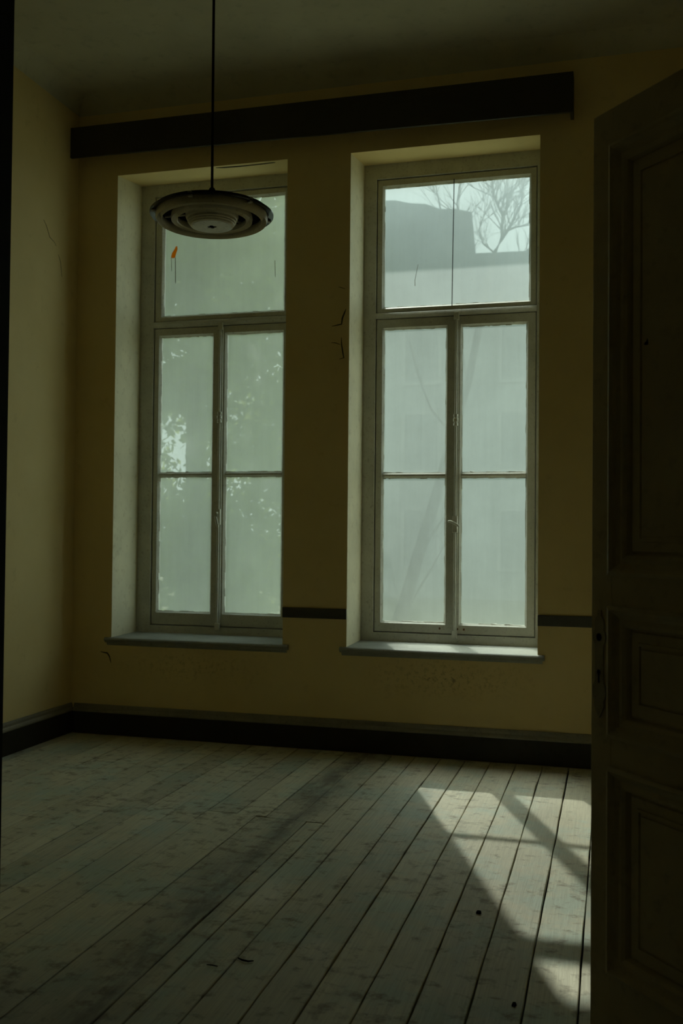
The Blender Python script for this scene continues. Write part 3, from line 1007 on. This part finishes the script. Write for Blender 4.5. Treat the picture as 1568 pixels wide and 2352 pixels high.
# ------------------------------------------------------------------ bits lying on the floor
def chip(name, pts, z, th, loc, mat, label, cat, group=None):
    b = MB()
    a = [b.vert((x, y, 0.0006)) for x, y in pts]
    c = [b.vert((x * 0.9, y * 0.9, th + 0.3 * th * math.sin(9 * x + 5 * y))) for x, y in pts]
    b.face(a[::-1]); b.face(c)
    for k in range(len(pts)):
        j = (k + 1) % len(pts)
        b.face((a[k], a[j], c[j], c[k]))
    o = b.build(name, mat)
    o.location = (loc[0], loc[1], z)
    tag(o, label, cat, group)
    return o
chip('plaster_crumb', [(-0.009, -0.007), (0.001, -0.010), (0.010, -0.005), (0.009, 0.005), (0.0, 0.009), (-0.008, 0.006)], 0, 0.008, (-0.472, -2.436), 'hole', 'small black crumb on the floor beside the sun patch', 'debris')
chip('dirt_flake', [(-0.007, -0.008), (0.004, -0.010), (0.008, 0.0), (0.004, 0.012), (-0.005, 0.010)], 0, 0.006, (-0.278, -3.114), 'hole', 'dark dirt flake on the boards near the door foot', 'debris')
b = MB(); b.tube([(-0.030, 0.010, 0.004), (-0.010, -0.003, 0.005), (0.012, -0.006, 0.005), (0.026, 0.004, 0.004)], [0.002, 0.0032, 0.003, 0.0018], 7)
o = b.build('curled_twig', 'hole'); o.location = (-1.147, -3.064, 0)
tag(o, 'thin dark curled twig lying on the floorboards', 'twig')
b = MB(); b.tube([(-0.018, 0.0, 0.0035), (0.0, 0.002, 0.0035), (0.020, 0.0, 0.003)], [0.0015, 0.0024, 0.0015], 6)
o = b.build('wood_splinter', 'dark_wood'); o.location = (-1.238, -3.128, 0)
tag(o, 'short straight dark splinter lying beside the curled twig', 'splinter')

# ------------------------------------------------------------------ outdoors
b = MB(); b.box(-60, 60, WT, 90, -0.9, -0.35)
struct(b.build('ground', 'ground'), 'flat winter ground outside the windows', 'ground')
b = MB()
b.hexa([(-6.5, WT, 4.30), (4.5, WT, 4.30), (4.5, 1.46, 4.15), (-6.5, 1.46, 4.15), (-6.5, WT, 4.75), (4.5, WT, 4.75), (4.5, 1.46, 4.27), (-6.5, 1.46, 4.27)])
struct(b.build('roof_eave', 'render_wall'), 'projecting roof eave above the windows outside', 'eave')

def house():
    h = empty('house', (-6.0, 20, -0.35))
    def hf(ob):
        ob.matrix_parent_inverse = Matrix.Translation(-h.location)
        return ob
    b = MB(); b.box(-9.0, 3.5, 20, 27, -0.4, 7.4)
    hf(b.build('wall', 'house_wall', h))
    # mansard roof with ragged ridge
    rnd = random.Random(5)
    b = MB()
    xs = [-9.2 + 0.42 * k for k in range(40)]
    xs = [x for x in xs if x < -3.75] + [-3.72]
    tz = [10.6 - (x + 6.06) * 0.19 + rnd.uniform(-0.06, 0.06) for x in xs]
    sk = lambda x, y: x + (y - 20.3) * -0.145 * max(0.0, 1 - abs(x + 3.7) / 5.0)      # the gable end runs back at an angle
    for i in range(len(xs) - 1):
        xe = xs[i + 1] + (0.36 if i == len(xs) - 2 else 0)
        b.hexa([(xs[i], 19.6, 7.4), (xe, 19.6, 7.4), (sk(xe, 26.5), 26.5, 7.4), (sk(xs[i], 26.5), 26.5, 7.4),
                (xs[i], 20.3, tz[i]), (xs[i + 1], 20.3, tz[i + 1]), (sk(xs[i + 1], 26), 26, tz[i + 1]), (sk(xs[i], 26), 26, tz[i])])
    hf(b.build('roof', 'roof', h))
    b = MB()
    b.hexa([(-4.3, 19.65, 7.405), (3.6, 19.65, 7.405), (3.6, 24, 7.405), (-4.8, 24, 7.405), (-4.3, 20.6, 9.08), (3.5, 20.6, 8.95), (3.5, 23, 8.95), (-4.8, 23, 9.05)])
    hf(b.build('lower_roof', 'roof', h))
    b = MB(); b.box(-9.0, 3.5, 19.5, 19.598, 7.30, 7.398)
    hf(b.build('gutter', 'house_frame', h))
    for xc in (-7.6, -5.0, -2.4, 0.4):
        for zc in (0.4, 3.0, 5.4):
            b = MB()
            b.rects([(xc - 0.55, xc + 0.55, zc, zc + 1.7, 20.05), (xc - 0.55, xc + 0.55, zc, zc + 1.7, 19.95), (xc - 0.44, xc + 0.44, zc + 0.1, zc + 1.6, 19.95), (xc - 0.44, xc + 0.44, zc + 0.1, zc + 1.6, 20.05)], close=True)
            f = hf(b.build('house_window', 'house_frame', h))
            for k in (-1, 1):
                b = MB(); b.box(xc + (0.0 if k > 0 else -0.44) + 0.02, xc + (0.44 if k > 0 else 0.0) - 0.02, 19.965, 19.995, zc + 0.1, zc + 1.6)
                b.build('pane', 'house_glass', f)
    tag(h, 'pale rendered house with dark roof beyond the bare tree', 'house')
house()

PATHS = {
 'trunk': [[-2.78, 6.0, -0.36], [-2.649, 6.0, 0.11], [-2.486, 6.0, 0.606], [-2.341, 6.0, 1.153], [-2.199, 6.05, 1.645], [-2.1, 6.1, 2.03], [-1.94, 6.1, 2.629], [-1.753, 6.1, 3.28], [-1.602, 6.15, 4.103], [-1.444, 6.2, 4.923], [-1.348, 6.2, 5.102]],
 'a': [[-1.348, 6.2, 5.102], [-1.349, 6.15, 5.257], [-1.333, 6.1, 5.35], [-1.371, 6.0, 5.424], [-1.424, 5.9, 5.541], [-1.434, 5.8, 5.689], [-1.477, 5.7, 5.955]],
 'b': [[-1.348, 6.2, 5.102], [-1.283, 6.3, 5.232], [-1.218, 6.4, 5.407], [-1.146, 6.5, 5.607], [-1.129, 6.6, 5.875], [-1.067, 6.7, 6.177]],
 'c': [[-1.283, 6.3, 5.232], [-1.182, 6.2, 5.227], [-1.044, 6.1, 5.208], [-0.874, 6.0, 5.261]],
 'd': [[-1.384, 5.97, 5.464], [-1.319, 6.1, 5.588], [-1.184, 6.2, 5.714], [-1.119, 6.3, 5.864], [-1.061, 6.3, 6.085]],
 'e': [[-1.444, 6.2, 4.923], [-1.561, 6.0, 4.989], [-1.603, 5.9, 5.124], [-1.527, 5.8, 5.275], [-1.447, 5.7, 5.37]],
 'f': [[-1.602, 6.15, 4.103], [-1.333, 6.4, 4.532], [-1.126, 6.5, 4.935], [-0.97, 6.6, 5.12]],
 'g': [[-2.341, 6.0, 1.153], [-2.197, 5.9, 1.319], [-1.992, 5.8, 1.588], [-1.766, 5.7, 2.008]],
 'h': [[-2.567, 6.0, 0.331], [-2.359, 6.2, 0.708], [-2.183, 6.3, 1.039], [-1.963, 6.3, 1.43]],
 'i': [[-1.94, 6.1, 2.629], [-2.2, 6.0, 2.951], [-2.35, 5.9, 3.378], [-2.464, 5.9, 3.818]],
 'j': [[-1.753, 6.1, 3.28], [-1.903, 5.8, 4.203], [-1.918, 5.7, 4.714], [-1.772, 5.6, 5.099], [-1.827, 5.6, 5.368], [-1.762, 5.5, 5.697]],
 'k': [[-1.918, 5.7, 4.714], [-2.039, 5.6, 5.385], [-2.077, 5.5, 5.619]]}
def bare_tree():
    t = empty('bare_tree', (-2.78, 6.0, -0.35))
    rnd = random.Random(21)
    def tf(ob):
        ob.matrix_parent_inverse = Matrix.Translation(-t.location)
        return ob
    b = MB()
    tr = PATHS['trunk']
    b.tube(tr, [0.12, 0.095, 0.085, 0.078, 0.072, 0.066, 0.058, 0.050, 0.042, 0.032, 0.026], 10)
    tf(b.build('trunk', 'bark', t, smooth=True))
    tw = MB()
    def twig(p, d, L, r, depth):
        pts = [p]
        q, dd = p.copy(), d.copy()
        for _ in range(4):
            dd = (dd + Vector((rnd.uniform(-.28, .28), rnd.uniform(-.28, .28), rnd.uniform(-.12, .24)))).normalized()
            q = q + dd * L / 4
            pts.append(q.copy())
        tw.tube(pts, [r, r * .85, r * .7, r * .5, r * .3], 4, False)
        if depth > 0:
            for _ in range(3):
                k = rnd.randint(1, 3)
                nd = (dd + Vector((rnd.uniform(-.9, .9), rnd.uniform(-.7, .7), rnd.uniform(-.3, .6)))).normalized()
                twig(pts[k], nd, L * rnd.uniform(.5, .8), r * .55, depth - 1)
    base_r = {'a': .022, 'b': .021, 'c': .014, 'd': .013, 'e': .011, 'f': .020, 'g': .022, 'h': .022, 'i': .018, 'j': .018, 'k': .011}
    for k, r in base_r.items():
        pts = [Vector(p) for p in PATHS[k]]
        b = MB()
        n = len(pts)
        b.tube(pts, [r * (1 - 0.6 * i / (n - 1)) for i in range(n)], 7)
        tf(b.build('branch', 'bark', t, smooth=True))
        for i in range(1, n):
            for _ in range(5 if pts[i].z > 4.3 else 1):
                d = (pts[i] - pts[i - 1]).normalized()
                nd = (d + Vector((rnd.uniform(-1, 1), rnd.uniform(-.7, .7), rnd.uniform(-.4, .7)))).normalized()
                twig(pts[i].lerp(pts[i - 1], rnd.random()), nd, rnd.uniform(.3, .65), max(.0035, r * .30), 1)
    o = tf(tw.build('twigs', 'bark', t))
    o['kind'] = 'stuff'
    tag(t, 'leaning bare tree outside the sunlit window', 'tree')
bare_tree()

def evergreen():
    t = empty('evergreen_tree', (-4.9, 4.9, -0.35))
    rnd = random.Random(3)
    def tf(ob):
        ob.matrix_parent_inverse = Matrix.Translation(-t.location)
        return ob
    b = MB()
    b.tube([(-4.9, 4.9, -0.4), (-4.88, 4.92, 2), (-4.93, 4.9, 5), (-4.9, 4.88, 8)], [0.16, 0.13, 0.09, 0.03], 10)
    tf(b.build('trunk', 'bark', t, smooth=True))
    V, F = [], []
    clumps = []
    for _ in range(300):
        z = rnd.uniform(0.0, 4.9)
        rr = 1.25 * math.sqrt(rnd.random())
        a = rnd.uniform(0, 2 * math.pi)
        p = Vector((-4.52 + rr * math.cos(a), 4.9 + rr * math.sin(a), z))
        gx, gz = -4.82 - 0.455 * (p.y - 4.5), 2.3 + 0.087 * (p.y - 4.5)
        if abs(p.x - gx) < 0.33 and abs(p.z - gz) < 0.50:
            continue                                # a thin place in the crown
        clumps.append(p)
    for n_leaf in range(50000):
        if n_leaf < 27000:
            c = rnd.choice(clumps) + Vector((rnd.gauss(0, .17), rnd.gauss(0, .17), rnd.gauss(0, .15)))
        else:
            z = rnd.uniform(4.3, 8.7)
            R_ = 1.30 * math.sqrt(max(0.05, 1 - ((z - 4.0) / 5.2) ** 2))
            rr = R_ * math.sqrt(rnd.random())
            a = rnd.uniform(0, 2 * math.pi)
            c = Vector((-4.9 + rr * math.cos(a), 4.9 + rr * math.sin(a), z))
        u = Vector((rnd.gauss(0, 1), rnd.gauss(0, 1), rnd.gauss(0, 1))).normalized()
        w = u.cross(Vector((rnd.gauss(0, 1), rnd.gauss(0, 1), rnd.gauss(0, 1)))).normalized()
        L, W_ = rnd.uniform(.05, .075), rnd.uniform(.022, .034)
        i = len(V)
        V += [tuple(c - u * L), tuple(c + w * W_), tuple(c + u * L), tuple(c - w * W_)]
        F.append((i, i + 1, i + 2, i + 3))
    me = bpy.data.meshes.new('foliage')
    me.from_pydata(V, [], F)
    me.materials.append(M['leaf'])
    o = bpy.data.objects.new('foliage', me)
    COL.objects.link(o)
    o.parent = t
    tf(o)
    o['kind'] = 'stuff'
    tag(t, 'tall leafy evergreen tree shading the window behind the lamp', 'tree')
evergreen()
